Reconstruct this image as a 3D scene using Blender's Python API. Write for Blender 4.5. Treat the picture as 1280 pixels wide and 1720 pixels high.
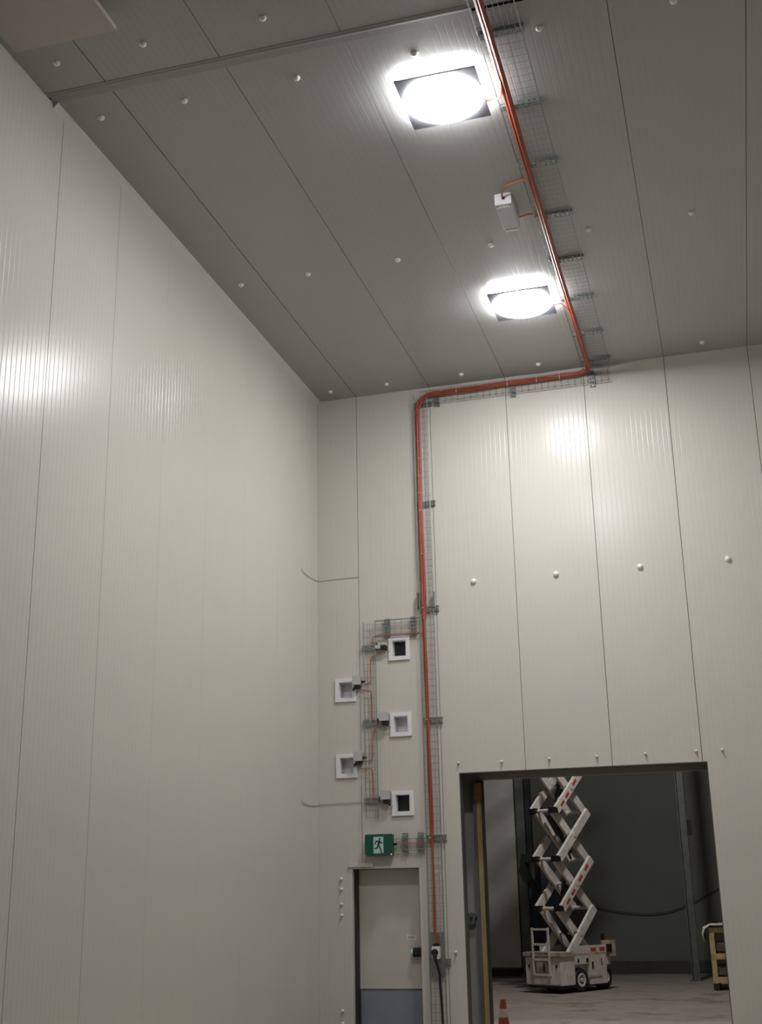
import bpy, math, random
from mathutils import Vector, Matrix

random.seed(7)
for o in list(bpy.data.objects):
    bpy.data.objects.remove(o, do_unlink=True)
SC = bpy.context.scene
COL = SC.collection
H = 9.32                                                   # ceiling height
ROW_X, LAMP_Y = 3.76, (-7.14, -2.54)                        # the row of ceiling lamps

# ---------------------------------------------------------------- camera
yaw, pitch, roll = 0.27380, 0.30620, -0.02000
cy, sy, cp, sp = math.cos(yaw), math.sin(yaw), math.cos(pitch), math.sin(pitch)
fw = Vector((-sy * cp, cy * cp, sp)); rt = Vector((cy, sy, 0)); up = rt.cross(fw)
c, s = math.cos(roll), math.sin(roll)
rt, up = c * rt + s * up, -s * rt + c * up
cam_d = bpy.data.cameras.new('camera'); cam = bpy.data.objects.new('camera', cam_d); COL.objects.link(cam)
cam.matrix_world = Matrix(((rt.x, up.x, -fw.x, 5.871), (rt.y, up.y, -fw.y, -17.2397), (rt.z, up.z, -fw.z, 1.6975), (0, 0, 0, 1)))
cam_d.sensor_fit = 'HORIZONTAL'; cam_d.sensor_width = 36.0
cam_d.lens = 2052.0 / 1280.0 * 36.0
cam_d.clip_start = 0.05; cam_d.clip_end = 200
SC.camera = cam

# ---------------------------------------------------------------- world, lamps out of the frame, added fill, exposure
w = bpy.data.worlds.new('world'); SC.world = w; w.use_nodes = True
w.node_tree.nodes['Background'].inputs[0].default_value = (0.5, 0.55, 0.6, 1)
w.node_tree.nodes['Background'].inputs[1].default_value = 0.0
SC.view_settings.view_transform = 'Standard'
SC.view_settings.look = 'None'
SC.view_settings.gamma = 1.0
SC.view_settings.use_curve_mapping = False
SC.view_settings.exposure = 0.0
LAMP_STRENGTH = 136.0
GLOW_STRENGTH = 40.0


def area(name, loc, size, power, color=(1, 0.98, 0.97), rot=(0, 0, 0)):
    d = bpy.data.lights.new(name, 'AREA'); d.shape = 'DISK'; d.size = size; d.energy = power; d.color = color
    o = bpy.data.objects.new(name, d); o.location = loc; o.rotation_euler = rot; COL.objects.link(o)
    return o


for k in range(3):                                          # the same row of lamps goes on behind the camera's view
    area('ceiling_lamp_light', (ROW_X, -11.74 - 4.6 * k, 9.1), 0.7, 18)
area('next_room_fill_light', (3.9, 3.3, 8.8), 0.7, 345)  # unseen fill, added to brighten the lift and the room past the opening


# ---------------------------------------------------------------- helpers
class MB:
    def __init__(self):
        self.v, self.f = [], []

    def add(self, vs, fs):
        n = len(self.v)
        self.v += [tuple(p) for p in vs]
        self.f += [tuple(i + n for i in q) for q in fs]
        return self

    def box(self, x0, x1, y0, y1, z0, z1):
        vs = [(x, y, z) for z in (z0, z1) for y in (y0, y1) for x in (x0, x1)]
        return self.add(vs, [(0, 2, 3, 1), (4, 5, 7, 6), (0, 1, 5, 4), (2, 6, 7, 3), (0, 4, 6, 2), (1, 3, 7, 5)])

    def cbox(self, x0, x1, y0, y1, z0, z1, b=0.006, ax=1):
        """box with chamfered edges round axis ax"""
        lo = [x0, y0, z0]; hi = [x1, y1, z1]
        i, j = [(1, 2), (2, 0), (0, 1)][ax]
        a0, a1, b0, b1 = lo[i], hi[i], lo[j], hi[j]
        poly = [(a0 + b, b0), (a1 - b, b0), (a1, b0 + b), (a1, b1 - b), (a1 - b, b1), (a0 + b, b1), (a0, b1 - b), (a0, b0 + b)]

        def m(p, q):
            r = [0, 0, 0]; r[i], r[j] = p; r[ax] = q
            return r
        return self.prism(poly, lo[ax], hi[ax], m)

    def prism(self, poly, a, b, m):
        n = len(poly)
        vs = [m(p, a) for p in poly] + [m(p, b) for p in poly]
        fs = [tuple(range(n)), tuple(range(2 * n - 1, n - 1, -1))] + [(k, k + n, (k + 1) % n + n, (k + 1) % n) for k in range(n)]
        return self.add(vs, fs)

    def beam(self, p, q, wd, ht, upv=(0, 0, 1)):
        p, q = Vector(p), Vector(q); d = (q - p).normalized(); u = Vector(upv)
        sd = d.cross(u)
        if sd.length < 1e-4: sd = d.cross(Vector((1, 0, 0)))
        sd.normalize(); u = sd.cross(d)
        vs = [e + sd * a * wd / 2 + u * b * ht / 2 for e in (p, q) for a, b in ((-1, -1), (1, -1), (1, 1), (-1, 1))]
        return self.add(vs, [(0, 1, 2, 3), (7, 6, 5, 4)] + [(k, k + 4, (k + 1) % 4 + 4, (k + 1) % 4) for k in range(4)])

    def tube(self, pts, r, n=6, cap=True):
        pts = [Vector(p) for p in pts]; m = len(pts); rings = []
        d0 = (pts[1] - pts[0]).normalized()
        u = d0.orthogonal().normalized()
        for k in range(m):
            d = (pts[min(k + 1, m - 1)] - pts[max(k - 1, 0)])
            d = d.normalized() if d.length > 1e-9 else d0
            u = (u - d * u.dot(d))
            u = u.normalized() if u.length > 1e-6 else d.orthogonal().normalized()
            wv = d.cross(u)
            rr = r[k] if isinstance(r, (list, tuple)) else r
            rings.append([pts[k] + (u * math.cos(2 * math.pi * j / n + .4) + wv * math.sin(2 * math.pi * j / n + .4)) * rr for j in range(n)])
        vs = [p for ring in rings for p in ring]
        fs = [(k * n + j, k * n + (j + 1) % n, (k + 1) * n + (j + 1) % n, (k + 1) * n + j) for k in range(m - 1) for j in range(n)]
        if cap: fs += [tuple(range(n - 1, -1, -1)), tuple(range((m - 1) * n, m * n))]
        return self.add(vs, fs)

    def lathe(self, prof, c0, n=24, axis=(0, 0, 1)):
        """prof: (radius, height along axis)"""
        ax = Vector(axis).normalized(); u = ax.orthogonal().normalized(); wv = ax.cross(u); c0 = Vector(c0)
        base = len(self.v); k = len(prof)
        vs = [c0 + ax * h + (u * math.cos(2 * math.pi * j / n) + wv * math.sin(2 * math.pi * j / n)) * max(r, 1e-4) for r, h in prof for j in range(n)]
        fs = [(a * n + j, a * n + (j + 1) % n, (a + 1) * n + (j + 1) % n, (a + 1) * n + j) for a in range(k - 1) for j in range(n)]
        fs += [tuple(range(n - 1, -1, -1)), tuple(range((k - 1) * n, k * n))]
        return self.add(vs, fs)

    def plate(self, u0, u1, v0, v1, holes, d0, d1, m):
        """slab between depths d0 and d1 with rectangular through holes, m(u,v,d) -> point"""
        us = sorted({u0, u1} | {min(max(a, u0), u1) for h in holes for a in h[:2]})
        vs_ = sorted({v0, v1} | {min(max(a, v0), v1) for h in holes for a in h[2:]})

        def solid(i, j):
            if i < 0 or j < 0 or i >= len(us) - 1 or j >= len(vs_) - 1: return False
            a, b = (us[i] + us[i + 1]) / 2, (vs_[j] + vs_[j + 1]) / 2
            return not any(h[0] < a < h[1] and h[2] < b < h[3] for h in holes)
        idx = {}

        def vi(i, j, k):
            if (i, j, k) not in idx:
                idx[(i, j, k)] = len(pts); pts.append(m(us[i], vs_[j], (d0, d1)[k]))
            return idx[(i, j, k)]
        pts, fs = [], []
        for i in range(len(us) - 1):
            for j in range(len(vs_) - 1):
                if not solid(i, j): continue
                fs.append((vi(i, j, 0), vi(i + 1, j, 0), vi(i + 1, j + 1, 0), vi(i, j + 1, 0)))
                fs.append((vi(i, j, 1), vi(i, j + 1, 1), vi(i + 1, j + 1, 1), vi(i + 1, j, 1)))
                for di, dj, e in ((-1, 0, ((i, j), (i, j + 1))), (1, 0, ((i + 1, j + 1), (i + 1, j))), (0, -1, ((i + 1, j), (i, j))), (0, 1, ((i, j + 1), (i + 1, j + 1)))):
                    if not solid(i + di, j + dj):
                        (a, b), (c_, d_) = e
                        fs.append((vi(a, b, 0), vi(c_, d_, 0), vi(c_, d_, 1), vi(a, b, 1)))
        return self.add(pts, fs)

    def build(self, name, mat, parent=None, org=None, smooth=False):
        if parent is not None:
            org = ORG[parent.name]
        elif org is None:
            xs, ys, zs = zip(*self.v)
            org = ((min(xs) + max(xs)) / 2, (min(ys) + max(ys)) / 2, min(zs))
        me = bpy.data.meshes.new(name)
        me.from_pydata([(a - org[0], b - org[1], c_ - org[2]) for a, b, c_ in self.v], [], self.f)
        me.update()
        import bmesh
        bm = bmesh.new(); bm.from_mesh(me); bmesh.ops.recalc_face_normals(bm, faces=bm.faces); bm.to_mesh(me); bm.free()
        if smooth:
            for p in me.polygons: p.use_smooth = True
            try: me.set_sharp_from_angle(angle=math.radians(40))
            except Exception: pass
        me.materials.append(mat)
        o = bpy.data.objects.new(name, me); COL.objects.link(o)
        if parent is not None: o.parent = parent
        else: o.location = org
        ORG[o.name] = org
        return o


ORG = {}


def empty(name, loc):
    o = bpy.data.objects.new(name, None); o.empty_display_size = 0.1; o.location = loc; COL.objects.link(o); ORG[o.name] = tuple(loc)
    return o


def tag(o, label=None, cat=None, group=None, kind=None):
    if label: o['label'] = label
    if cat: o['category'] = cat
    if group: o['group'] = group
    if kind: o['kind'] = kind
    return o


def copy_tree(o, parent=None):
    k = o.copy(); COL.objects.link(k); ORG[k.name] = ORG[o.name]
    if parent is not None: k.parent = parent
    for ch in list(o.children): copy_tree(ch, k)
    return k


def smooth_path(pts, n=6):
    """Catmull-Rom through the points"""
    P = [Vector(p) for p in pts]; P = [P[0] * 2 - P[1]] + P + [P[-1] * 2 - P[-2]]; out = []
    for k in range(1, len(P) - 2):
        a, b, c_, d = P[k - 1], P[k], P[k + 1], P[k + 2]
        for j in range(n):
            t = j / n
            out.append(.5 * ((2 * b) + (c_ - a) * t + (2 * a - 5 * b + 4 * c_ - d) * t * t + (3 * b - a - 3 * c_ + d) * t ** 3))
    out.append(P[-2])
    return out


def mat(name, col, rough=0.5, metal=0.0, var=0.0, vscale=3.0, bump=0.0, bscale=60.0, spec=0.5, col2=None, detail=4):
    m = bpy.data.materials.new(name); m.use_nodes = True; nt = m.node_tree; b = nt.nodes['Principled BSDF']
    b.inputs['Base Color'].default_value = (*col, 1); b.inputs['Roughness'].default_value = rough
    b.inputs['Metallic'].default_value = metal; b.inputs['Specular IOR Level'].default_value = spec
    if var or bump:
        tc = nt.nodes.new('ShaderNodeTexCoord')
    if var:
        nz = nt.nodes.new('ShaderNodeTexNoise'); nz.inputs['Scale'].default_value = vscale; nz.inputs['Detail'].default_value = detail
        nt.links.new(tc.outputs['Object'], nz.inputs['Vector'])
        cr = nt.nodes.new('ShaderNodeValToRGB'); c2 = col2 or tuple(x * (1 - var) for x in col)
        cr.color_ramp.elements[0].position = .35; cr.color_ramp.elements[1].position = .65
        cr.color_ramp.elements[0].color = (*c2, 1); cr.color_ramp.elements[1].color = (*col, 1)
        nt.links.new(nz.outputs['Fac'], cr.inputs['Fac']); nt.links.new(cr.outputs['Color'], b.inputs['Base Color'])
    if bump:
        n2 = nt.nodes.new('ShaderNodeTexNoise'); n2.inputs['Scale'].default_value = bscale; n2.inputs['Detail'].default_value = 3
        nt.links.new(tc.outputs['Object'], n2.inputs['Vector'])
        bp = nt.nodes.new('ShaderNodeBump'); bp.inputs['Strength'].default_value = bump; bp.inputs['Distance'].default_value = 0.01
        nt.links.new(n2.outputs['Fac'], bp.inputs['Height']); nt.links.new(bp.outputs['Normal'], b.inputs['Normal'])
    return m


def emis(name, col, st):
    m = bpy.data.materials.new(name); m.use_nodes = True; nt = m.node_tree; b = nt.nodes['Principled BSDF']
    b.inputs['Base Color'].default_value = (.9, .9, .9, 1)
    b.inputs['Emission Color'].default_value = (*col, 1); b.inputs['Emission Strength'].default_value = st
    return m


M = dict(
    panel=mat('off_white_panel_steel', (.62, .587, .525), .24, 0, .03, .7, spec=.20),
    ceil=mat('dimmed_ceiling_steel', (.43, .425, .412), .25, 0, .03, .7, spec=.3),  # same paint as the walls, darkened for the dimmer light up there
    strip=mat('grey_cover_strip', (.33, .33, .32), .5, 0, .03, 2),
    joint=mat('dark_joint', (.05, .05, .045), .8),
    trim=mat('off_white_trim', (.62, .60, .55), .4, 0, .03, 2),
    lining=mat('shaded_opening_lining', (.09, .09, .082), .6, 0, .1, 3),  # shadow under the head of the opening is put into this dark tone
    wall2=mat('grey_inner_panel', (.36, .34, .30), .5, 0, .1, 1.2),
    cap=mat('white_nylon_cap', (.86, .85, .82), .4, 0, .03, 20),
    floor=mat('grey_concrete', (.31, .27, .225), .6, 0, .25, 1.1, .15, 25, detail=8),
    galv=mat('galvanised_steel', (.34, .365, .35), .35, .75, .25, 30),
    wire=mat('galvanised_wire', (.24, .26, .245), .5, .5, .1, 40),
    red=mat('red_cable_sheath', (.36, .075, .038), .45, 0, .12, 9),
    red2=mat('orange_cable_sheath', (.50, .13, .06), .45, 0, .1, 9),
    tie=mat('pale_cable_tie', (.8, .8, .75), .35),
    white=mat('white_plastic', (.82, .80, .82), .4, 0, .03, 10),
    grey=mat('light_grey_plastic', (.50, .50, .47), .45, 0, .05, 12),
    black=mat('black_plastic', (.012, .012, .013), .45, 0, .2, 15),
    hole=mat('black_flap', (.008, .008, .01), .5, 0, .2, 5),
    green=mat('green_sign_face', (.006, .085, .053), .4, 0, .08, 6),
    picto=mat('pale_sign_print', (.50, .66, .60), .5, 0, .03, 20),
    lampbody=mat('grey_lamp_housing', (.15, .15, .17), .6, .0, .05, 10),
    lamp=emis('lit_lamp_lens', (.95, .975, 1.0), LAMP_STRENGTH),
    lampglow=emis('added_lamp_glow', (.95, .975, 1.0), GLOW_STRENGTH),
    door=mat('white_door_skin', (.60, .575, .51), .4, 0, .08, 2.2),
    kick=mat('blue_grey_kick_plate', (.27, .30, .36), .45, .2, .12, 3),
    dirt=mat('grimy_sealant', (.12, .12, .115), .8, 0, .3, 12),
    lift=mat('white_lift_paint', (.70, .66, .61), .45, 0, .25, 7, col2=(.55, .50, .44)),
    liftdirty=mat('dusty_beige_deck', (.50, .43, .33), .7, 0, .35, 8, col2=(.25, .20, .15)),
    tyre=mat('black_rubber', (.015, .015, .015), .8, 0, .2, 20),
    decal=mat('red_decal', (.50, .05, .03), .5),
    dark=mat('dark_steel', (.03, .033, .033), .6, .2, .2, 8),
    farwall=mat('dimmed_panel_wall', (.11, .114, .098), .6, 0, .15, .5),  # low light of the next room is put into this dark colour
    foil=mat('grey_sheeted_panel', (.62, .61, .56), .35, .1, .25, .9, .25, 2.0),
    plinth=mat('dark_plinth', (.05, .05, .045), .8, 0, .3, 3),
    blue=mat('blue_sheet', (.075, .12, .21), .6, 0, .15, 2),
    column=mat('galvanised_column', (.16, .175, .17), .5, .4, .25, 5),
    yellow=mat('yellow_foam_strip', (.36, .26, .10), .7, 0, .15, 6),
    orange=mat('orange_plastic', (.30, .12, .02), .6, 0, .2, 8),
    timber=mat('raw_pine', (.55, .40, .20), .7, 0, .3, 9, col2=(.40, .27, .12)),
    brown=mat('brown_wrapped_goods', (.13, .10, .075), .25, 0, .3, 10),
    sheet=mat('white_plastic_sheet', (.62, .60, .56), .4, 0, .15, 6),
    conered=mat('red_cone_rubber', (.27, .03, .025), .55, 0, .12, 12),
    conewhite=mat('white_reflective_sleeve', (.42, .36, .32), .5, 0, .25, 14),
    evap=mat('white_evaporator_casing', (.50, .465, .43), .45, 0, .05, 3),
    eyes=mat('lavender_detector_lid', (.62, .61, .68), .35, 0, .04, 10),
    lock=mat('pale_green_lock_knob', (.55, .80, .62), .4),
    print_=mat('black_print', (.03, .03, .03), .6),
)
def _stain_floor():
    m = M['floor']; nt = m.node_tree; b = nt.nodes['Principled BSDF']
    src = b.inputs['Base Color'].links[0].from_socket
    tc = nt.nodes.new('ShaderNodeTexCoord'); n = nt.nodes.new('ShaderNodeTexNoise'); n.inputs['Scale'].default_value = 1.1; n.inputs['Detail'].default_value = 9; n.inputs['Roughness'].default_value = .65
    r = nt.nodes.new('ShaderNodeValToRGB'); r.color_ramp.elements[0].position = .50; r.color_ramp.elements[1].position = .66
    r.color_ramp.elements[0].color = (1, 1, 1, 1); r.color_ramp.elements[1].color = (.42, .41, .40, 1)
    mx = nt.nodes.new('ShaderNodeMix'); mx.data_type = 'RGBA'; mx.blend_type = 'MULTIPLY'; mx.inputs[0].default_value = 1.0
    nt.links.new(tc.outputs['Object'], n.inputs['Vector']); nt.links.new(n.outputs['Fac'], r.inputs['Fac'])
    nt.links.new(src, mx.inputs[6]); nt.links.new(r.outputs['Color'], mx.inputs[7]); nt.links.new(mx.outputs[2], b.inputs['Base Color'])
_stain_floor()

# ---------------------------------------------------------------- the room
RX, RY = 8.0, -24.0
OPEN = (2.10, 5.515, 0.0, 3.37)
DOOR = (0.47, 1.49, 0.0, 2.11)
VENTS = [(1.11, 5.04, 'dark'), (0.275, 4.475, 'white'), (1.11, 3.925, 'white'), (0.28, 3.37, 'white'), (1.11, 2.81, 'dark')]
VW, VH, VF = 0.32, 0.345, 0.052
VHOLES = [(x + VF, x + VW - VF, z + VF, z + VH - VF) for x, z, _ in VENTS]
HOLES = [OPEN, DOOR] + VHOLES

tag(MB().box(-4, 11, RY - .3, 12.4, -.15, 0).build('floor', M['floor'], org=(0, 0, 0)), 'grey concrete floor with darker stains past the opening', kind='structure')


def panel_profile(W, g0=.004, g1=.004, pitch=.075):
    """u, depth pairs: flat strips with shallow rounded flutes between them; g0, g1 are half the joint at each edge"""
    pr = [(g0, -.02), (g0, -.0008), (g0 + .0006, 0)]
    n = max(1, int(round((W - .03) / pitch))); st = (W - .02) / n
    for k in range(n):
        c0 = .01 + st * (k + .5)
        if W - .03 > c0 > .03:
            pr += [(c0 - .006, 0), (c0 - .0052, -.0001), (c0, -.00130), (c0 + .0052, -.0001), (c0 + .006, 0)]
    return pr + [(W - g1 - .0006, 0), (W - g1, -.0008), (W - g1, -.02)]


def panel_mesh(name, W, L, holes, m, material, g0=.004, g1=.004):
    """holes in panel coordinates (u0,u1,v0,v1); m(u,v,d) -> local point"""
    pr = panel_profile(W, g0, g1)
    for h in holes:
        for e in h[:2]:
            if .01 < e < W - .01 and all(abs(e - p[0]) > 1e-5 for p in pr):
                for k in range(len(pr) - 1):
                    if pr[k][0] < e < pr[k + 1][0]:
                        t = (e - pr[k][0]) / (pr[k + 1][0] - pr[k][0]); pr.insert(k + 1, (e, pr[k][1] * (1 - t) + pr[k + 1][1] * t)); break
    vs_ = sorted({0.0, L} | {min(max(e, 0), L) for h in holes for e in h[2:]})
    pts = [m(u, v, d) for v in vs_ for u, d in pr]; n = len(pr); fs = []
    for j in range(len(vs_) - 1):
        for i in range(n - 1):
            a, b = (pr[i][0] + pr[i + 1][0]) / 2, (vs_[j] + vs_[j + 1]) / 2
            if any(h[0] - 1e-6 <= a <= h[1] + 1e-6 and h[2] < b < h[3] for h in holes): continue
            fs.append((j * n + i, j * n + i + 1, (j + 1) * n + i + 1, (j + 1) * n + i))
    me = bpy.data.meshes.new(name); me.from_pydata(pts, [], fs); me.update(); me.materials.append(material)
    return me


def hang(name, me, parent, loc):
    o = bpy.data.objects.new(name, me); COL.objects.link(o); o.parent = parent; po = ORG[parent.name]
    o.location = (loc[0] - po[0], loc[1] - po[1], loc[2] - po[2]); ORG[o.name] = tuple(loc)
    return o


# left wall
wl = tag(MB().box(-.2, -.02, RY, .02, 0, H + .02).build('wall_left', M['joint'], org=(0, 0, 0)), 'off-white ribbed insulated panel wall on the left', kind='structure')
mL = lambda u, v, d: (d, u, v)
me_l = panel_mesh('wall_panel', 1.234, H, [], mL, M['panel'])
me_l2 = panel_mesh('wall_panel', 1.234, H, [], mL, M['panel'], .0015, .0015)
for k in range(-13, 6):
    hang('wall_panel', me_l if k < 1 else me_l2, wl, (0, -7.908 + 1.234 * k, 0))
hang('wall_panel', panel_mesh('wall_panel', .504, H, [], mL, M['panel'], .0015, 0), wl, (0, -.504, 0))

# back wall with the large opening, the door and the five relief vents
wb = tag(MB().plate(-.2, RX + .2, 0, H + .02, HOLES, .02, .20, lambda u, v, d: (u, d, v)).build('wall_back', M['joint'], org=(0, 0, 0)), 'off-white ribbed insulated panel wall across the end', kind='structure')
mB = lambda u, v, d: (u, -d, v)
A0 = .6535
edges = [0.0] + [A0 + 1.2 * k for k in range(7)]
edges = [e for e in edges if e < RX] + [RX]
GAP = {0.0: 0.0, round(A0, 2): .0035, round(A0 + 1.2, 2): .0035, round(A0 + 2.4, 2): .0035, RX: 0.0}
for a, b in zip(edges, edges[1:]):
    hs = [(h[0] - a, h[1] - a, h[2], h[3]) for h in HOLES if h[0] < b and h[1] > a]
    hang('wall_panel', panel_mesh('wall_panel', b - a, H, hs, mB, M['panel'], GAP.get(round(a, 2), .004), GAP.get(round(b, 2), .004)), wb, (a, 0, 0))

# ceiling in two fields, one each side of the cover strip
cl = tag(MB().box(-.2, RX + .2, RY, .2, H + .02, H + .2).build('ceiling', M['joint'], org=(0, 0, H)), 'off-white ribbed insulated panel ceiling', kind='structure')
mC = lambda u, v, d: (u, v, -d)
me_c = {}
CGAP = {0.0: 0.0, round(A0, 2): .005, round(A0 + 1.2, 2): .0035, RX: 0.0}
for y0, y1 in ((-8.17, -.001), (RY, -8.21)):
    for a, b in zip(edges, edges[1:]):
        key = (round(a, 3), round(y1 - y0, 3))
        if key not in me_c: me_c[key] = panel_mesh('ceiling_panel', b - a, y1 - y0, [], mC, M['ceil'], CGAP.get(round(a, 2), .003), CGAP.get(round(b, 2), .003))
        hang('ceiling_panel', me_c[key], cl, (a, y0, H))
wr = tag(MB().box(RX, RX + .2, RY, .02, 0, H + .02).build('wall_right', M['panel'], org=(RX, 0, 0)), 'off-white panel wall on the right', kind='structure')
tag(MB().box(-.2, RX + .2, RY - .2, RY, 0, H + .02).build('wall_rear', M['panel'], org=(0, RY, 0)), 'off-white panel wall behind the camera', kind='structure')

t = MB().box(.02, 4.27, -8.27, -8.12, H - .005, H - .001).prism([(-8.245, 0), (-8.205, 0), (-8.215, -.006), (-8.235, -.006)], .02, 4.27, lambda p, q: (q, p[0], H - .005 + p[1]))
tag(t.build('trim_1', M['strip']), 'flat cover strip crossing the ceiling', kind='structure')
t = MB().prism([(0.001, 0), (.055, 0), (.055, -.008), (.012, -.05), (.001, -.062)], -8.12, -.001, lambda p, q: (p[0], q, H - .001 + p[1]))
tag(t.build('trim_2', M['trim']), 'narrow coved trim where the left wall meets the ceiling', kind='structure')
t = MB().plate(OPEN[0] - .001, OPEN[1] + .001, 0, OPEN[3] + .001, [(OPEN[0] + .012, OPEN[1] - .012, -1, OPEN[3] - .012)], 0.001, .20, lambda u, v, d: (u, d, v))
tag(t.build('trim_3', M['lining']), 'folded lining round the large opening, darkened for shade', kind='structure')
t = MB()
t.box(.45, .82, -.026, 0, 2.125, 2.185)
tag(t.build('trim_4', M['trim']), 'short white cover piece over the corner of the door', kind='structure')


def dome_cap(r, h, axis, p, n=14):
    return MB().lathe([(r, 0), (r * 1.0, h * .25), (r * .86, h * .62), (r * .5, h * .92), (0, h)], p, n, axis)


for y in (-7.77, -4.04, -.35):
    for x in (.34, 1.26, 2.445, 3.63, 4.82, 6.03):
        if y == -.35 and x == 4.82: continue
        dome_cap(.036, .035, (0, 0, -1), (x, y, H)).build('bolt_cap', M['cap'], cl, smooth=True)
for x in (.35, 1.25, 2.44, 3.63, 4.82): dome_cap(.036, .035, (0, 0, -1), (x, -8.66, H)).build('bolt_cap', M['cap'], cl, smooth=True)
for x in (2.43, 3.65, 4.85, 6.06, 7.26): dome_cap(.042, .045, (0, -1, 0), (x, 0, 6.135), 16).build('bolt_cap', M['cap'], wb, smooth=True)
for x, z in ((2.10, 3.51), (2.72, 3.495), (3.39, 3.505), (4.05, 3.505), (4.71, 3.51), (5.38, 3.51), (5.72, 3.51), (1.965, .98), (.34, 1.97), (.34, 1.83), (.34, 1.63), (.345, 1.48), (.345, .23), (.345, .07)):
    dome_cap(.020, .05, (0, -1, 0), (x, 0, z), 10).build('bolt_cap', M['cap'], wb, smooth=True)

# the dark space past the opening
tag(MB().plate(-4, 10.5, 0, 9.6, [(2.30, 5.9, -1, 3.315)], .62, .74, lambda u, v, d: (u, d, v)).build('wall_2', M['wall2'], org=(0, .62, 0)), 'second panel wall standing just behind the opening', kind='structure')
wf = tag(MB().box(-4, 10.5, 12.0, 12.2, .26, 9.6).build('wall_far', M['farwall'], org=(0, 12, 0)), 'wall at the back of the next room, darkened for its low light', kind='structure')
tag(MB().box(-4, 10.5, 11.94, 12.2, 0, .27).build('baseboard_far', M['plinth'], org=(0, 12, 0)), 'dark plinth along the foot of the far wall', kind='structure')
tag(MB().box(-4.2, -4, .2, 12.2, 0, 9.6).build('wall_far_left', M['farwall'], org=(-4, 6, 0)), 'darkened side wall of the next room', kind='structure')
tag(MB().box(10.5, 10.7, .2, 12.2, 0, 9.6).build('wall_far_right', M['farwall'], org=(10.5, 6, 0)), 'darkened side wall of the next room, to the right', kind='structure')
tag(MB().box(-4.2, 10.7, .2, 12.2, 9.4, 9.6).build('ceiling_far', M['farwall'], org=(0, 6, 9.4)), 'darkened ceiling of the next room', kind='structure')

# ---------------------------------------------------------------- door in the back wall
dr = tag(empty('door_1', (.98, .1, 0)), 'white personnel door set back in the wall with blue-grey kick plate', kind='structure')
x0, x1, _, zt = DOOR
MB().plate(x0, x1, 0, zt, [(x0 + .03, x1 - .012, -1, zt - .012)], .0, .30, lambda u, v, d: (u, d, v)).build('door_frame', M['trim'], dr)
MB().box(x0 + .03, x0 + .055, .08, .27, 0, zt - .012).build('door_seal', M['dark'], dr)
leaf = MB().cbox(x0 + .058, x1 - .014, .23, .28, .01, zt - .016, .006, 0).build('door_leaf', M['door'], dr)
MB().box(x0 + .075, x1 - .016, .222, .231, .012, .475).build('kick_plate', M['kick'], dr)
MB().box(x0 + .06, x1 - .016, .226, .231, .475, .50).box(x0 + .058, x0 + .076, .226, .231, .012, .475).build('kick_plate_edge', M['dirt'], dr)
lk = MB().cbox(1.325, 1.478, .12, .23, .915, 1.035, .025, 0).build('door_lock', M['black'], dr)
MB().lathe([(.044, 0), (.046, .012), (.036, .032), (.0, .034)], (1.325, .17, .975), 16, (-1, 0, 0)).build('release_knob', M['lock'], lk, smooth=True)
st_ = MB().box(1.215, 1.355, .228, .231, 1.135, 1.20).build('door_sticker', M['white'], dr)


def text(body, size, loc, rot, material, parent, name='lettering'):
    cu = bpy.data.curves.new(name, 'FONT'); cu.body = body; cu.size = size; cu.align_x = 'CENTER'; cu.align_y = 'CENTER'; cu.extrude = .0008; cu.materials.append(material)
    o = bpy.data.objects.new(name, cu); COL.objects.link(o); o.parent = parent; po = ORG[parent.name]
    o.location = (loc[0] - po[0], loc[1] - po[1], loc[2] - po[2]); o.rotation_euler = rot; ORG[o.name] = loc
    return o


text('PUSH', .042, (1.285, .227, 1.167), (math.pi / 2, 0, 0), M['print_'], st_)

# ---------------------------------------------------------------- ceiling lamps
LS, LR = .40, .383


def make_lamp(y):
    r = empty('high_bay_light', (ROW_X, y, H))
    b = MB()
    b.prism([(-LS, -LS), (LS, -LS), (LS, LS), (-LS, LS)], H - .085, H - .105, lambda p, q: (ROW_X + p[0], y + p[1], q))
    b.build('housing', M['lampbody'], r)
    MB().box(ROW_X - LS + .03, ROW_X + LS - .03, y - LS + .03, y + LS - .03, H - .085, H - .001).build('glow_block', M['lampglow'], r)  # glowing block added above the housing to light the ceiling round it
    n = 40
    pr = [(LR, .0)] + [(LR * math.cos(a) ** .8 if a < 1.57 else 0, .006 + .034 * math.sin(a)) for a in [math.radians(t_) for t_ in range(0, 91, 10)]]
    MB().lathe(pr, (ROW_X, y, H - .107), n, (0, 0, -1)).build('lens', M['lamp'], r, smooth=True)
    MB().lathe([(.010, 0), (.010, .03), (.008, .035), (.008, .05)], (ROW_X + LS, y + .16, H - .095), 10, (1, 0, 0)).build('cable_gland', M['orange'], r)
    return r


tag(make_lamp(LAMP_Y[0]), 'square white ceiling lamp nearer the camera, brightly lit, beside the cover strip', 'lamp', 'lit ceiling lamps')
tag(make_lamp(LAMP_Y[1]), 'square white ceiling lamp nearer the end wall, brightly lit, past the white detector', 'lamp', 'lit ceiling lamps')

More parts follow.
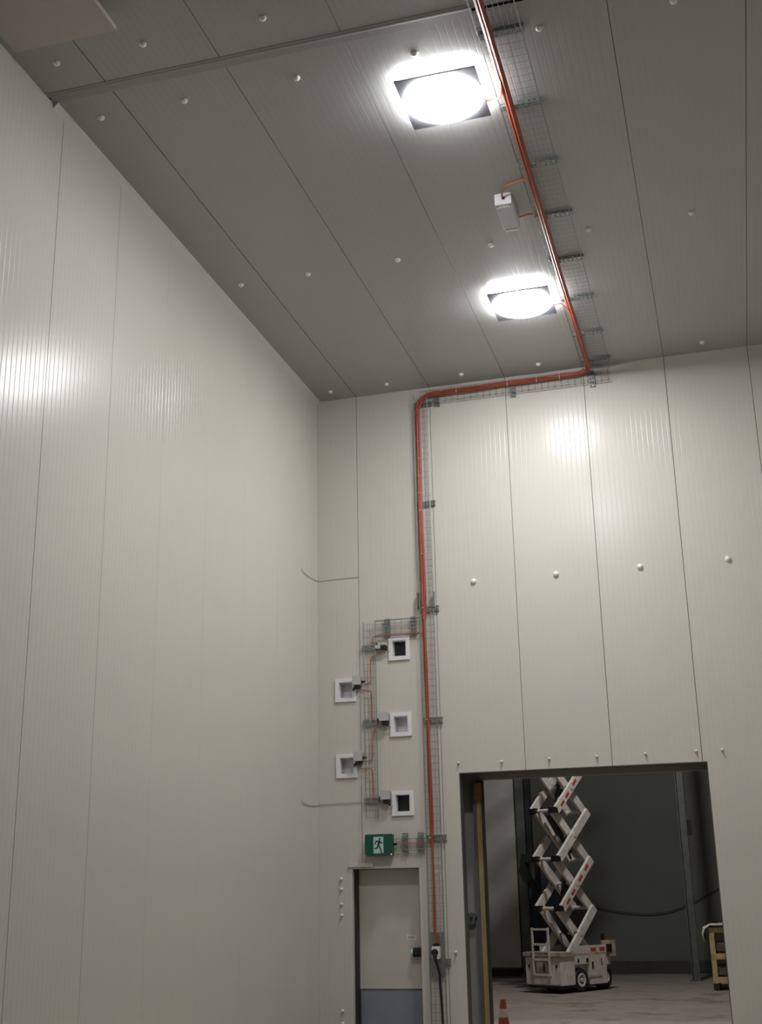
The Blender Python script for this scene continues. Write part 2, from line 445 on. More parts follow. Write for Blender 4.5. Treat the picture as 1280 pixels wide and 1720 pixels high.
# ---------------------------------------------------------------- wire cable trays
def mesh_tray(mb, o, along, across, out, L, W, D, pitch=.10, rl=.0028, step=.05):
    o, a, b, n = Vector(o), Vector(along), Vector(across), Vector(out)
    k = int(L / pitch)
    for i in range(k + 1):
        q = o + a * min(L, i * pitch)
        mb.tube([q + n * D, q, q + b * W, q + b * W + n * D], rl, 4, False)
    m = int(round(W / step))
    for i in range(m + 1):
        p = o + b * (W * i / m)
        mb.tube([p, p + a * L], rl, 4)
    for p in (o + n * D, o + n * D + b * W, o + n * D / 2, o + n * D / 2 + b * W):
        mb.tube([p, p + a * L], rl * 1.1, 4)


def bracket_mesh(mb, o, along, across, out, L, W=.08, D=.04):
    """slotted channel: web away from the wall, two flanges back to it; o is the corner on the wall"""
    o, a, b, n = Vector(o), Vector(along), Vector(across), Vector(out)
    m = lambda u, v, d: o + a * u + b * v + n * d
    k = int(L / .05); st = L / k; hs = []
    for i in range(k):
        hs.append((st * (i + .28), st * (i + .72), .014, .032) if i % 2 else (st * (i + .2), st * (i + .6), .014, .032))
        hs.append((st * (i + .2), st * (i + .6), W - .032, W - .014) if i % 2 else (st * (i + .4), st * (i + .8), W - .032, W - .014))
    mb.plate(0, L, 0, W, hs, D - .003, D, m)
    mb.plate(0, L, .001, D - .003, [(st * (i + .3), st * (i + .7), D * .3, D * .65) for i in range(k)], 0, .003, lambda u, v, d: o + a * u + b * d + n * v)
    mb.plate(0, L, .001, D - .003, [(st * (i + .3), st * (i + .7), D * .3, D * .65) for i in range(k)], W - .003, W, lambda u, v, d: o + a * u + b * d + n * v)


X, Y_, Z = Vector((1, 0, 0)), Vector((0, 1, 0)), Vector((0, 0, 1))


def tray(label, loc, runs, brackets):
    r = tag(empty('cable_tray', loc), label, 'cable tray', 'galvanised wire cable trays')
    mb = MB()
    for a in runs: mesh_tray(mb, *a)
    tag(mb.build('wire_mesh', M['wire'], r), kind='stuff')
    for a in brackets:
        b = MB(); bracket_mesh(b, *a); b.build('tray_bracket', M['galv'], r)
    return r


tray('long galvanised wire tray running down the ceiling beside the two lamps', (4.47, -6, H),
     [((4.27, -13, 9.275), Y_, X, -Z, 12.9, .40, .055, .10, .0013)],
     [((4.25, y - .04, H - .001), X, Y_, -Z, .44) for y in (-12.27, -11.16, -10.05, -8.95, -7.85, -6.72, -5.63, -4.53, -3.43, -2.35, -1.22, -.30)])
tray('galvanised wire tray running level along the top of the end wall', (3.15, 0, 9.05),
     [((1.72, -.045, 9.03), X, Z, -Y_, 2.93, .20, .055)],
     [((xx - .04, -.001, 8.975), Z, X, -Y_, .255) for xx in (1.975, 3.175, 4.38)])
tall = tray('tall galvanised wire tray dropping down the end wall with the red cables', (1.72, 0, 0),
     [((1.615, -.045, .02), Z, X, -Y_, 9.18, .21, .055)],
     [((1.61, -.001, zz - .04), X, Z, -Y_, .285) for zz in (9.03, 7.405, 5.77, 4.13, 2.49, .86)])
tray('narrow galvanised wire tray between the two columns of white vents', (.83, 0, 2.8),
     [((.74, -.045, 2.80), Z, X, -Y_, 2.84, .18, .05), ((.92, -.045, 5.40), X, Z, -Y_, .69, .24, .05)],
     [((.70, -.001, zz - .04), X, Z, -Y_, .30) for zz in (5.25, 4.145, 3.035)] + [((xx - .04, -.001, 5.385), Z, X, -Y_, .285) for xx in (1.10, 1.50)])
tray('short galvanised wire tray leading to the green exit sign', (1.4, 0, 2.3),
     [((1.17, -.045, 2.33), X, Z, -Y_, .44, .16, .05)],
     [((xx - .04, -.001, 2.29), Z, X, -Y_, .28) for xx in (1.295, 1.52)])
MB().box(1.583, 1.592, -.10, -.001, 5.78, 6.02).build('joint_plate', M['galv'], tall)
MB().box(1.829, 1.835, -.10, -.001, 5.78, 6.02).build('joint_plate', M['galv'], tall)

# ---------------------------------------------------------------- the red cable bundle and its branches
way = [((4.355, -13, 9.215), X), ((4.375, -8.4, 9.215), X), ((4.36, -5.6, 9.215), X), ((4.355, -3.2, 9.215), X), ((4.36, -.9, 9.215), X), ((4.36, -.36, 9.21), X),
       ((4.335, -.17, 9.20), (X + Z * .5)), ((4.24, -.09, 9.195), (X + Z).normalized()), ((4.05, -.072, 9.195), Z), ((3.2, -.07, 9.185), Z), ((2.4, -.07, 9.175), Z), ((2.05, -.07, 9.17), Z), ((1.885, -.07, 9.165), (Z * .95 - X * .15).normalized()),
       ((1.785, -.07, 9.135), (Z * .85 - X * .5).normalized()), ((1.712, -.07, 9.062), (Z * .5 - X * .85).normalized()), ((1.679, -.07, 8.96), (Z * .15 - X * .95).normalized()), ((1.674, -.07, 8.8), -X), ((1.672, -.072, 7.4), -X), ((1.68, -.07, 5.6), -X), ((1.692, -.07, 4.1), -X),
       ((1.70, -.07, 2.5), -X), ((1.70, -.07, 1.35), -X), ((1.715, -.072, 1.2), -X), ((1.728, -.075, 1.105), -X)]
ctr = smooth_path([p for p, _ in way], 8)
tv = smooth_path([q for _, q in way], 8)
bd = tag(empty('cable_bundle', (1.7, -.07, 1.1)), 'thick bundle of red-orange cables following the trays from ceiling to socket', 'cables')
offs = [(-.030, 0), (-.010, .004), (.010, -.003), (.030, .002), (-.020, .018), (.001, .021), (.021, .019), (.012, .036)]
for j, (a, b) in enumerate(offs):
    pts = []
    stop = {3: 2.5, 4: 2.44, 0: 5.5, 6: 5.45, 7: 5.6}.get(j, 1.1)
    for k, (p, q) in enumerate(zip(ctr, tv)):
        q = q.normalized(); d = (ctr[min(k + 1, len(ctr) - 1)] - ctr[max(k - 1, 0)]).normalized(); nn = q.cross(d).normalized()
        if nn.dot(Vector((0, -1, -1))) < 0: nn = -nn
        if k > 75 and p.z < stop: break
        f = 1.0 if p.z > 5.6 else (.75 if p.z > 2.6 else .6)
        wob = .003 * math.sin(k * .7 + j * 1.9)
        pts.append(p + q * (a * f + wob) + nn * b)
    MB().tube(pts, .0108 if p.z > 3 else .0115, 6).build('cable', M['red'], bd, smooth=True)
for zz in (8.4, 8.12, 7.84, 7.56, 7.28, 6.6, 5.77, 4.13, 2.49):
    MB().box(1.662, 1.690, -.118, -.058, zz, zz + .006).build('cable_tie', M['tie'], bd)
for xx in (2.3, 3.1, 3.55, 3.9):
    MB().box(xx, xx + .006, -.108, -.058, 9.14, 9.235).build('cable_tie', M['tie'], bd)


def cable(label, pts, r=.009, m='red2', group='thin red branch cables', n=6, name='cable', cat='cable', sides=6):
    o = MB().tube(smooth_path(pts, n), r, sides).build(name, M[m], smooth=True)
    return tag(o, label, cat, group)


y = LAMP_Y[0] + .16
cable('red cable from the bundle to the ceiling lamp nearer the camera', [(4.36, y - .32, 9.19), (4.345, y - .18, 9.185), (4.30, y - .04, 9.20), (4.24, y, 9.235), (4.19, y, 9.225)], .008)
y = LAMP_Y[1] + .16
cable('orange cable looping from the bundle to the ceiling lamp nearer the end wall', [(4.36, y + .38, 9.19), (4.35, y + .24, 9.185), (4.31, y + .08, 9.20), (4.25, y + .01, 9.235), (4.19, y, 9.225)], .008)
cable('red cable lying on the ceiling behind the white detector box', [(4.36, -5.42, 9.22), (4.28, -5.36, 9.295), (4.15, -5.33, 9.30), (4.03, -5.29, 9.285), (3.985, -5.20, 9.26), (3.985, -5.15, 9.25)], .011)
cable('red cable from the bundle to the side of the white detector box', [(4.36, -4.50, 9.21), (4.28, -4.62, 9.28), (4.20, -4.66, 9.28), (4.09, -4.68, 9.25)], .011)
yb = -.055
cable('thin red cable along the top of the vent tray into the highest black-fronted actuator', [(1.66, yb, 5.36), (1.60, yb, 5.42), (1.40, yb, 5.425), (1.10, yb, 5.43), (.93, yb, 5.425), (.875, yb, 5.39), (.87, yb, 5.335), (.905, yb, 5.305), (.925, yb, 5.29)], .0075)
cable('thin red cable dropping from the highest actuator to the upper vent at the left', [(1.00, yb, 5.17), (.92, yb, 5.13), (.85, yb, 5.09), (.835, yb, 4.95), (.835, yb, 4.79), (.82, yb, 4.735), (.78, yb, 4.715), (.735, yb, 4.715)], .0075)
cable('thin red cable dropping from the upper left actuator to the middle vent', [(.68, yb, 4.635), (.75, yb, 4.62), (.83, yb, 4.60), (.85, yb, 4.53), (.85, yb, 4.26), (.865, yb, 4.195), (.91, yb, 4.16), (.945, yb, 4.165)], .0075)
cable('thin red cable dropping from the middle actuator to the lower vent at the left', [(1.00, yb, 4.10), (.92, yb, 4.07), (.865, yb, 4.01), (.85, yb, 3.86), (.85, yb, 3.67), (.825, yb, 3.605), (.78, yb, 3.59), (.735, yb, 3.59)], .0075)
cable('thin red cable dropping from the lower left actuator to the lowest vent', [(.68, yb, 3.49), (.75, yb, 3.485), (.82, yb, 3.475), (.845, yb, 3.42), (.855, yb, 3.14), (.87, yb, 3.08), (.91, yb, 3.05), (.95, yb, 3.055)], .0075)
cable('thin red cable running level to the side of the green exit sign', [(1.70, yb - .02, 2.47), (1.66, yb, 2.43), (1.60, yb, 2.42), (1.40, yb, 2.42), (1.25, yb, 2.42), (1.19, yb, 2.42)], .007)

# ---------------------------------------------------------------- relief vents and their actuators
vent_lab = ['white square vent with a black flap, highest of the five', 'white square vent at the left, upper of the two beside the corner', 'white square vent with a pale flap, midway down the right column', 'white square vent at the left, lower of the two beside the corner', 'white square vent with a black flap, lowest, above the exit sign']
jb_lab = ['small dark actuator beside the highest vent', 'grey actuator box beside the upper left vent', 'grey actuator box beside the middle right-hand vent', 'grey actuator box beside the lower left vent', 'grey actuator box beside the lowest vent']
for (vx, vz, kind), lab, jl in zip(VENTS, vent_lab, jb_lab):
    r = tag(empty('relief_vent', (vx + VW / 2, 0, vz)), lab, 'vent', 'white relief vents in the end wall')
    h = (vx + VF, vx + VW - VF, vz + VF, vz + VH - VF)
    MB().plate(vx, vx + VW, vz, vz + VH, [h], -.028, .0, lambda u, v, d: (u, d, v)).build('frame', M['white'], r)
    MB().plate(h[0] + .0005, h[1] - .0005, h[2] + .0005, h[3] - .0005, [(h[0] + .008, h[1] - .008, h[2] + .008, h[3] - .008)], -.024, .20, lambda u, v, d: (u, d, v)).build('throat', M['white'], r)
    fd = .075 if kind == 'dark' else .155
    b = MB().box(h[0] + .0075, h[1] - .0075, fd, fd + .015, h[2] + .0075, h[3] - .0075)
    fl = b.build('flap', M['hole'] if kind == 'dark' else M['white'], r)
    if kind == 'dark': fl['label'] = 'black flap'
    MB().box(h[0] + .009, h[0] + .018, .02, fd - .005, h[2] + .02, h[3] - .03).build('hinge_strip', M['grey'], r)
    # actuator: right-hand side of the left vents, left-hand side of the right ones
    right = vx < .6
    q = tag(empty('actuator', (vx + (VW + .06 if right else -.08), 0, vz)), jl, 'actuator', 'actuators beside the vents')
    if right:
        a0 = vx + VW - .025
        MB().cbox(a0, a0 + .125, -.125, -.002, vz + .225, vz + .36, .008, 1).build('case', M['grey'], q)
        MB().lathe([(.018, 0), (.022, .012), (.022, .028), (.014, .032), (.014, .06)], (a0 + .125, -.07, vz + .27), 10, (1, 0, 0)).build('cable_gland', M['black'], q)
        MB().cbox(a0 + .02, a0 + .10, -.09, -.028, vz + .175, vz + .228, .01, 1).tube([(a0 + .02, -.06, vz + .19), (a0 - .01, -.055, vz + .165)], .016, 8).build('drive_motor', M['black'], q)
        MB().tube([(a0 - .01, -.055, vz + .165), (a0 - .02, -.028, vz + .155)], .01, 6).build('spindle', M['grey'], q)
    else:
        a1 = vx - .018
        if vz < 5:
            MB().cbox(a1 - .125, a1, -.125, -.002, vz + .225, vz + .355, .008, 1).build('case', M['grey'], q)
            MB().lathe([(.013, 0), (.018, .01), (.018, .035), (.011, .04)], (a1 - .132, -.075, vz + .235), 10, (-.3, 0, 1)).build('cable_gland', M['black'], q)
        else:
            MB().cbox(a1 - .17, a1 - .09, -.10, -.042, vz + .18, vz + .235, .006, 1).build('case', M['grey'], q)
            MB().lathe([(.010, 0), (.013, .01), (.013, .035), (.008, .05)], (a1 - .15, -.07, vz + .225), 10, (0, 0, 1)).build('cable_gland', M['black'], q)
        MB().cbox(a1 - .09, a1 + .0, -.10, -.028, vz + .165, vz + .226, .012, 1).tube([(a1 - .03, -.07, vz + .18), (a1 + .01, -.06, vz + .15)], .017, 8).build('drive_motor', M['black'], q)
        MB().tube([(a1 + .0, -.06, vz + .155), (a1 + .035, -.04, vz + .14)], .011, 6).build('spindle', M['grey'], q)

# sensor wires fixed across the corner
for zz, lab in ((6.35, 'thin grey sensor wire across the corner, well above the vents'), (3.01, 'thin grey sensor wire across the corner, level with the lowest vent')):
    pts = [(.012, -.73, zz + .035), (.012, -.72, zz - .01), (.012, -.5, zz - .03), (.012, -.2, zz - .02), (.016, -.03, zz + .005), (.05, -.012, zz), (.35, -.012, zz + .01), (.655, -.012, zz + .01)]
    tag(MB().tube(smooth_path(pts, 5), .0045, 6).build('sensor_wire', M['grey'], smooth=True), lab, 'wire', 'sensor wires across the corner')

# ---------------------------------------------------------------- exit sign
sx, sz, sw, sh = .735, 2.265, .40, .295
es = tag(empty('exit_sign', (sx + sw / 2, 0, sz)), 'green illuminated box sign of a running man over the door', 'sign')
MB().prism([(sx + .02, sz), (sx + sw - .012, sz), (sx + sw, sz + .03), (sx + sw, sz + sh - .01), (sx + sw - .01, sz + sh), (sx + .01, sz + sh), (sx, sz + sh - .01), (sx, sz + .03)], -.135, -.035, lambda p, q: (p[0], q, p[1])).build('sign_case', M['green'], es)
MB().box(sx + .03, sx + sw - .03, -.036, -.001, sz + .03, sz + sh - .02).build('back_plate', M['grey'], es)
px, pz, pw, ph = sx + .125, sz + .035, .145, .225
pp = MB().box(px, px + pw, -.1375, -.134, pz, pz + ph).build('pictogram', M['picto'], es)


def gl(pts): return [(px + a * pw, pz + b * ph) for a, b in pts]
man = MB(); mp = lambda p, q: (p[0], q, p[1])
hd = [(.62 + .105 * math.cos(t_ * math.pi / 6), .875 + .068 * math.sin(t_ * math.pi / 6)) for t_ in range(12)]
for pl in (hd, [(.46, .78), (.66, .80), (.70, .70), (.58, .42), (.40, .46)],                      # head, trunk
           [(.48, .78), (.50, .70), (.30, .68), (.20, .52), (.12, .55), (.22, .76)],               # trailing arm
           [(.62, .80), (.60, .70), (.76, .58), (.93, .60), (.93, .67), (.80, .66)],               # leading arm
           [(.42, .50), (.54, .44), (.36, .27), (.10, .25), (.10, .33), (.30, .35)],               # trailing leg
           [(.46, .47), (.60, .46), (.76, .28), (.84, .06), (.92, .04), (.92, .0), (.74, .0), (.66, .23)]):  # leading leg
    man.prism(gl(pl), -.1395, -.137, mp)
man.build('running_man', M['green'], pp)
MB().lathe([(.014, 0), (.018, .01), (.018, .03), (.01, .036), (.01, .055)], (sx + sw, -.07, 2.42), 10, (1, 0, 0)).build('cable_gland', M['black'], es)
MB().box(sx + sw - .03, sx + sw - .005, -.139, -.134, sz + .005, sz + .03).build('test_button', M['white'], es)

# ---------------------------------------------------------------- socket in the tall tray, and its plug lead
so = tag(empty('power_socket', (1.72, -.05, .8)), 'grey backing plate with a switched power socket in the wire tray', 'socket')
MB().box(1.625, 1.815, -.058, -.052, .66, 1.24).build('back_plate', M['galv'], so)
MB().cbox(1.655, 1.765, -.125, -.058, .90, 1.06, .012, 1).build('socket_box', M['white'], so)
MB().cbox(1.672, 1.755, -.105, -.062, 1.06, 1.095, .008, 1).build('cable_gland', M['black'], so)
pg = tag(empty('power_lead', (1.70, -.16, .1)), 'black round plug and lead hanging from the power socket', 'cable')
MB().lathe([(.046, 0), (.046, .02), (.040, .05), (.03, .06)], (1.70, -.127, .985), 18, (0, -1, 0)).build('plug', M['black'], pg, smooth=True)
MB().tube(smooth_path([(1.70, -.165, .975), (1.715, -.18, .90), (1.735, -.165, .83), (1.755, -.13, .72), (1.765, -.125, .5), (1.775, -.125, .25), (1.785, -.14, .02)], 6), [.027] * 6 + [.022] * 6 + [.017] * 25, 8).build('lead', M['black'], pg, smooth=True)

# ---------------------------------------------------------------- detector box on the ceiling
dt = tag(empty('gas_detector', (3.98, -4.8, H)), 'white box detector with a lavender lid fixed to the ceiling between the lamps', 'detector')
dx0, dx1, dy0, dy1, dz = 3.885, 4.075, -5.13, -4.54, 9.165
MB().cbox(dx0, dx1, dy0, dy1, dz + .012, H - .001, .012, 1).build('case', M['white'], dt)
MB().cbox(dx0 + .012, dx1 - .012, dy0 + .05, dy1 - .05, dz, dz + .013, .008, 2).build('lid', M['eyes'], dt)
MB().box(dx0 + .02, dx1 - .02, dy1 - .045, dy1 - .0, dz - .006, dz + .013).build('lid_strip', M['white'], dt)
for a in (dx0 + .02, dx1 - .02):
    for b in (dy0 + .03, dy1 - .055): MB().lathe([(.011, 0), (.011, .006), (.006, .008)], (a, b, dz + .012), 8, (0, 0, -1)).build('screw', M['galv'], dt)
MB().lathe([(.013, 0), (.017, .008), (.017, .025), (.01, .03)], (3.985, dy0, 9.25), 10, (0, -1, 0)).build('cable_gland', M['black'], dt)

# ---------------------------------------------------------------- evaporator over the corner
ev = tag(empty('evaporator', (.75, -10.7, 9.1)), 'large white cooling unit slung under the ceiling in the near corner', 'cooling unit')
ez = 9.08
MB().plate(.255, 1.235, -12.6, -9.17, [], ez, ez + .012, lambda u, v, d: (u, v, d)).box(1.235, 1.25, -12.6, -9.16, ez, ez + .05).box(.24, .255, -12.6, -9.16, ez, ez + .05).box(.255, 1.235, -9.17, -9.16, ez, ez + .05).build('drip_tray', M['evap'], ev)
MB().cbox(.30, 1.08, -12.5, -9.36, ez + .02, ez + .19, .01, 1).build('casing', M['evap'], ev)
for yy in (-9.55, -11.2, -12.4):
    MB().box(1.12, 1.16, yy - .05, yy + .05, ez + .02, H).box(1.08, 1.16, yy - .05, yy + .05, ez + .15, ez + .16).build('hanger_bracket', M['white'], ev)
    MB().box(.27, .30, yy - .05, yy + .05, ez + .02, H).build('hanger_bracket', M['white'], ev)

# ================================================================ past the opening
ep = tag(empty('edge_post', (2.27, .6, 0)), 'upright grey edge post with a yellow strip just inside the opening', 'post')
MB().box(2.175, 2.225, .50, .62, 0, 3.3).build('steel_angle', M['column'], ep)
MB().cbox(2.225, 2.305, .49, .62, 0, 3.08, .006, 2).build('foam_strip', M['yellow'], ep)
MB().box(2.305, 2.325, .47, .62, 0, 3.3).build('rubber_seal', M['dark'], ep)
MB().cbox(2.215, 2.315, .45, .49, 3.02, 3.26, .01, 1).build('end_stop', M['orange'], ep)
ib = tag(empty('isolator_box', (2.09, .6, 1.4)), 'grey isolator box with short conduit beside the edge post', 'switch')
MB().cbox(2.035, 2.125, .55, .619, 1.32, 1.48, .02, 1).build('case', M['column'], ib)
MB().lathe([(.02, 0), (.02, .02), (.012, .03)], (2.08, .55, 1.41), 10, (0, -1, 0)).build('knob', M['dark'], ib)
MB().tube([(2.125, .585, 1.415), (2.172, .585, 1.43)], .014, 8).build('conduit', M['column'], ib)

# sheeted panel standing against the far wall
tag(MB().cbox(-2.2, .90, 11.2, 11.45, .17, 6.0, .02, 0).build('sheeted_panel', M['foil'], org=(-.6, 11.3, .2)), 'tall grey sheeted wall panel at the left of the far room', 'panel')
tag(MB().box(-2.2, .86, 11.22, 11.44, 0, .168).build('panel_plinth', M['plinth']), 'low dark plinth under the tall grey sheeted panel', 'plinth')
sc_ = tag(empty('steel_column', (1.1, 11.2, 0)), 'grey steel column with a dark diagonal brace behind the scissor lift', 'column')
MB().box(.95, 1.14, 11.12, 11.14, .05, 7).box(.95, 1.14, 11.28, 11.30, .05, 7).box(1.04, 1.055, 11.14, 11.28, .05, 7).build('column_shaft', M['column'], sc_)
MB().box(.90, 1.20, 11.06, 11.36, 0, .05).build('base_plate', M['column'], sc_)
MB().box(1.16, 1.28, 11.16, 11.36, 2.45, 7).build('cable_duct', M['dark'], sc_)
MB().box(1.05, 1.48, 10.95, 11.11, 2.40, 2.58).build('gusset', M['dark'], sc_)
MB().beam((1.06, 11.02, 2.40), (1.46, 11.02, 1.50), .10, .17, (0, 1, 0)).build('brace', M['dark'], sc_)
MB().box(1.34, 1.45, 10.98, 11.08, 0, 2.4).build('post', M['dark'], sc_)
tag(MB().box(.90, 1.75, 11.6, 11.64, .5, 2.05).box(.93, .98, 11.64, 11.7, 0, 2.0).box(1.67, 1.72, 11.64, 11.7, 0, 2.0).build('blue_sheet', M['blue']), 'blue sheet board standing behind the scissor lift', 'board')

gc = tag(empty('steel_column', (4.72, 9.6, 0)), 'slim galvanised column standing clear of the far wall', 'column')
MB().box(4.62, 4.635, 9.5, 9.72, .015, 9.39).box(4.765, 4.78, 9.5, 9.72, .015, 9.39).box(4.635, 4.765, 9.60, 9.615, .015, 9.39).build('column_shaft', M['column'], gc)
MB().box(4.56, 4.84, 9.44, 9.78, 0, .016).build('base_plate', M['column'], gc)
MB().cbox(4.78, 4.87, 9.52, 9.68, 2.82, 3.12, .015, 1).build('socket_box', M['black'], gc)
tag(MB().tube(smooth_path([(1.6, 11.96, 1.75), (2.5, 11.95, 1.42), (3.6, 11.95, 1.26), (4.4, 11.95, 1.38), (5.4, 11.96, 1.85), (6.3, 11.97, 2.4)], 8), .012, 6).build('slack_cable', M['dark'], smooth=True), 'thin dark cable drooping across the far wall', 'cable')

# ---------------------------------------------------------------- crate at the right
cr = tag(empty('goods_crate', (5.7, 7.5, 0)), 'timber crate of brown wrapped goods with a white plastic cover', 'crate')
c0, c1, d0, d1 = 5.10, 6.3, 7.0, 8.0
for a, b in ((c0, d0), (c1 - .09, d0), (c0, d1 - .09), (c1 - .09, d1 - .09)):
    MB().box(a, a + .09, b, b + .09, .12, 1.08).build('corner_post', M['timber'], cr)
for zz in (.13, .53, .98):
    MB().box(c0 + .09, c1 - .09, d0 + .005, d0 + .055, zz, zz + .10).build('rail', M['timber'], cr)
    MB().box(c0 + .09, c1 - .09, d1 - .055, d1 - .005, zz, zz + .10).build('rail', M['timber'], cr)
    MB().box(c0 + .005, c0 + .055, d0 + .09, d1 - .09, zz, zz + .10).build('rail', M['timber'], cr)
    MB().box(c1 - .055, c1 - .005, d0 + .09, d1 - .09, zz, zz + .10).build('rail', M['timber'], cr)
for xx in (c0, (c0 + c1) / 2 - .05, c1 - .10): MB().box(xx, xx + .10, d0, d1, 0, .12).build('pallet_skid', M['dark'], cr)
for i in range(2):
    for zz in (.25, .45, .65, .84):
        a = c0 + .10 + i * .51
        MB().cbox(a, a + .49, d0 + .07, d1 - .07, zz - .015, zz + .178, .03, 0).build('wrapped_pack', M['brown'], cr)
b = MB(); n = 10
pts = [(c0 - .10, .84), (c0 - .13, .96), (c0 - .09, 1.08), (c0 + .02, 1.12), (c0 + .3, 1.13), (c0 + .7, 1.12), (c1 - .05, 1.13), (c1 + .05, 1.09), (c1 + .07, .95)]
vs = []; fs = []
for i in range(n + 1):
    f_ = i / n
    for k, (xx, zz) in enumerate(pts):
        vs.append((xx + .02 * math.sin(i * 2.1 + k), d0 - .06 + (d1 - d0 + .12) * f_, zz + .015 * math.sin(i * 1.7 + k * 2.3)))
m_ = len(pts)
for i in range(n):
    for k in range(m_ - 1): fs.append((i * m_ + k, i * m_ + k + 1, (i + 1) * m_ + k + 1, (i + 1) * m_ + k))
b.add(vs, fs); cv = b.build('plastic_cover', M['sheet'], cr, smooth=True)
md = cv.modifiers.new('thickness', 'SOLIDIFY'); md.thickness = .02

# ---------------------------------------------------------------- traffic cone
tc_ = tag(empty('traffic_cone', (3.40, -4.3, 0)), 'red traffic cone with a pale reflective sleeve before the opening', 'cone')
cx_, cy_ = 3.40, -4.3
rad = lambda z: .026 + .13 * (.71 - z)
MB().lathe([(rad(.04), .04), (rad(.545), .545), (rad(.545) - .012, .545), (rad(.04) - .012, .04)], (cx_, cy_, 0), 28).lathe([(rad(.625), .625), (rad(.71), .71), (rad(.71) - .008, .712), (rad(.625) - .008, .625)], (cx_, cy_, 0), 28).build('cone_body', M['conered'], tc_, smooth=True)
MB().lathe([(rad(.545) + .0, .545), (rad(.625) + .0, .625), (rad(.625) - .01, .625), (rad(.545) - .01, .545)], (cx_, cy_, 0), 28).build('reflective_sleeve', M['conewhite'], tc_, smooth=True)
MB().prism([(-.19, -.15), (-.15, -.19), (.15, -.19), (.19, -.15), (.19, .15), (.15, .19), (-.15, .19), (-.19, .15)], 0, .045, lambda p, q: (cx_ + p[0], cy_ + p[1], q)).build('base', M['conered'], tc_)

# ---------------------------------------------------------------- scissor lift (built at the origin, then set in place)
lf = tag(empty('scissor_lift', (0, 0, 0)), 'white scissor lift raised high in the dark room past the opening', 'lift')
PW, PL = .40, .77                                          # half width, half length
ch = MB()
ch.cbox(-PW, PW, -PL, -PL + .42, .14, .63, .02, 0)
ch.cbox(-PW + .10, PW - .10, -PL + .42, PL, .14, .63, .02, 0)
ch.box(PW - .1, PW, -PL + .86, PL - .16, .12, .63).box(-PW, -PW + .1, -PL + .86, PL - .16, .12, .63)
ch.box(PW - .1, PW, -PL + .42, -PL + .86, .48, .63).box(-PW, -PW + .1, -PL + .42, -PL + .86, .48, .63)
ch.box(PW - .1, PW - .02, PL - .16, PL, .44, .63).box(-PW + .02, -PW + .1, PL - .16, PL, .44, .63)
ch.build('chassis', M['lift'], lf)
MB().box(-PW + .02, PW - .02, -PL + .02, PL - .02, .09, .139).build('underframe', M['dark'], lf)
MB().box(-PW - .04, PW + .03, -PL - .03, -PL + .40, .632, .70).box(-PW + .0, PW - .0, -PL + .40, PL - .02, .632, .66).build('deck_plate', M['liftdirty'], lf)
MB().box(PW - .06, PW, -PL + .42, PL - .1, .661, .79).box(-PW, -PW + .06, -PL + .42, PL - .1, .661, .79).build('side_rail', M['lift'], lf)
MB().box(-.22, .20, -PL - .008, -PL + .002, .30, .56).build('front_hatch', M['liftdirty'], lf)
for a in (-.32, .32): MB().box(a - .02, a + .02, -PL - .012, -PL + .002, .44, .49).build('lamp_lens', M['dark'], lf)
for a in (-.19, .02, .15): MB().box(a, a + .035, -PL - .014, -PL - .006, .36, .52).build('hatch_slot', M['dark'], lf)
for yy, zz, a, b in ((-.26, .54, .05, .06), (.16, .45, .05, .12), (-.0, .54, .07, .07), (.45, .5, .02, .12)):
    MB().box(PW - .01, PW + .006, yy, yy + a, zz - b / 2, zz + b / 2).build('side_fitting', M['dark'], lf)
MB().box(PW - .01, PW + .008, .04, PL - .32, .24, .275).build('side_rubbing_strip', M['liftdirty'], lf)
for yy in (.15, .42): MB().box(PW - .002, PW + .004, yy, yy + .16, .69, .75).build('red_mark', M['decal'], lf)
for sxx in (-1, 1):
    for yy in (-PL + .63, PL - .10):
        ins = .09 if yy < 0 else .16
        wh = MB().lathe([(.10, -.09), (.19, -.09), (.205, -.07), (.205, .05), (.19, .075), (.13, .08), (.12, .07)], (sxx * (PW - ins), yy, .205), 26, (sxx, 0, 0)).build('wheel', M['tyre'], lf, smooth=True)
        MB().lathe([(.125, 0), (.125, .03), (.10, .04), (.045, .015), (.04, .04), (0, .045)], (sxx * (PW - ins + .045), yy, .205), 22, (sxx, 0, 0)).build('wheel_rim', M['lift'], wh, smooth=True)
# ladder on the front
ld = MB()
for a in (-.17, .20): ld.beam((a, -PL - .05, .30), (a, -PL - .05, 1.13), .035, .03, (0, 1, 0))
ladder = ld.build('ladder', M['lift'], lf)
for zz in (.32, .58, .84, 1.10): MB().beam((-.155, -PL - .05, zz), (.185, -PL - .05, zz), .03, .035).build('rung', M['lift'], ladder)
# control box on the rear corner
MB().cbox(PW - .16, PW + .04, PL - .10, PL + .12, .58, .86, .02, 2).build('control_box', M['liftdirty'], lf)
MB().cbox(PW - .02, PW + .05, PL - .14, PL - .02, .66, .80, .01, 2).box(PW - .20, PW - .15, PL - .02, PL + .02, .66, .98).build('control_lever', M['black'], lf)
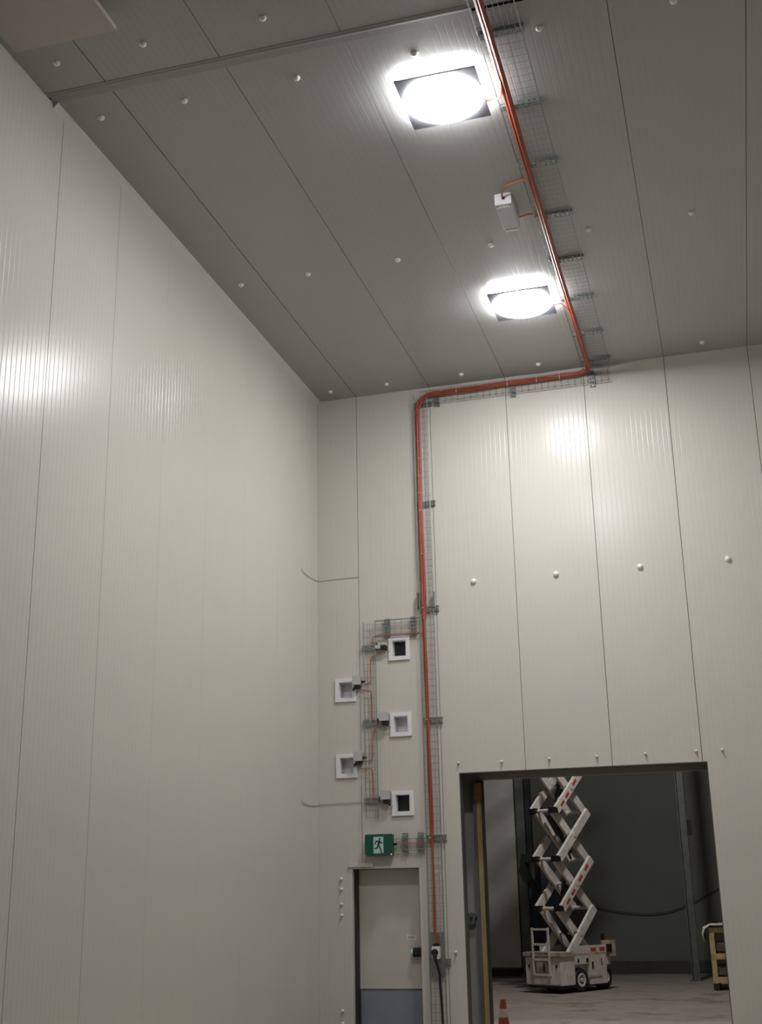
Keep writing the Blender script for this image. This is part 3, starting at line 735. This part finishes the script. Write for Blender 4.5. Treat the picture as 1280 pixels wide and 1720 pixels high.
# scissor stack
F, B, Z0, DZ, XO, XI = -.43, .45, .57, .885, .29, .19
NST = 5
for k in range(NST):
    za, zb = Z0 + DZ * k, Z0 + DZ * (k + 1)
    for sg in (-1, 1):
        arm = MB().beam((sg * XO, F - (0.04 if k else 0), za), (sg * XO, B + .04, zb), .06, .155, (0, 0, 1)).build('scissor_arm', M['lift'], lf)
        MB().beam((sg * XI, B + (.04 if k else 0), za), (sg * XI, F - .04, zb), .06, .155, (0, 0, 1)).build('scissor_arm', M['lift'], lf)
        MB().lathe([(.05, 0), (.05, .012), (0, .014)], (sg * (XO + .027), 0, (za + zb) / 2), 12, (sg, 0, 0)).build('pivot_cap', M['lift'], arm)
        if sg > 0 and k in (1, 3):
            for t_ in (.14, .32, .60, .82):
                p = Vector((XO + .0285, F, za)).lerp(Vector((XO + .0285, B, zb)), t_); d = Vector((0, B - F, zb - za)).normalized()
                MB().beam(p - d * .075, p + d * .075, .004, .06, (0, 0, 1)).build('red_mark', M['decal'], arm)
        MB().beam((sg * XI, -.05, (za + zb) / 2), (sg * XO, -.05, (za + zb) / 2), .05, .05).build('pivot_pin', M['dark'], lf)
    for sg, xx in ((1, XO), (1, XI), (-1, XO), (-1, XI)):
        MB().cbox(sg * xx - .030, sg * xx + .030, F - .13, F - .03, zb - .055, zb + .055, .012, 1).build('end_pad', M['black'], lf)
    MB().tube([(-XI, F - .03, zb), (XI, F - .03, zb)], .034, 10).build('cross_tube', M['lift'], lf)
    MB().tube([(-XI, B, zb), (XI, B, zb)], .034, 10).build('cross_tube', M['lift'], lf)
    MB().tube([(-XI, -.02, (za + zb) / 2), (XI, -.02, (za + zb) / 2)], .03, 8).build('cross_tube', M['lift'], lf)
SP = (B - F) / 1.5
for k in (0, 2):
    MB().tube([(0, F + .12 * SP, Z0 + DZ * (k + 1) - .05), (0, F + .62 * SP, Z0 + DZ * (k + .55))], .075, 10).tube([(0, F + .6 * SP, Z0 + DZ * (k + .56)), (0, F + 1.15 * SP, Z0 + DZ * (k + .15))], .045, 8).build('hydraulic_ram', M['black'], lf, smooth=True)
for k in (1, 3):
    MB().tube([(.02, F + .85 * SP, Z0 + DZ * (k + .75)), (.02, F + .6 * SP, Z0 + DZ * (k + .2))], .07, 10).build('hydraulic_ram', M['black'], lf, smooth=True)
MB().tube(smooth_path([(.12, F + .1 * SP, Z0 + DZ * 3 - .1), (.12, F + .25 * SP, Z0 + DZ * 3 - .35), (.12, F + .42 * SP, Z0 + DZ * 3 - .42), (.12, F + .3 * SP, Z0 + DZ * 3 - .25), (.12, F + .6 * SP, Z0 + DZ * 2 + .35), (.12, F + .9 * SP, Z0 + DZ * 2)], 5), .022, 6).build('hydraulic_hose', M['black'], lf, smooth=True)
zt_ = Z0 + DZ * NST
MB().box(-.40, .40, -.9, .9, zt_ + .08, zt_ + .16).build('platform', M['lift'], lf)
for a in (-.37, .37):
    for yy in (-.87, 0, .87): MB().box(a - .02, a + .02, yy - .02, yy + .02, zt_ + .16, zt_ + 1.2).build('guard_post', M['lift'], lf)
    for zz in (.65, 1.18): MB().box(a - .02, a + .02, -.89, .89, zt_ + zz, zt_ + zz + .04).build('guard_rail', M['lift'], lf)
lf.location = (2.53, 6.98, 0); lf.rotation_euler = (0, 0, math.radians(-30.5))
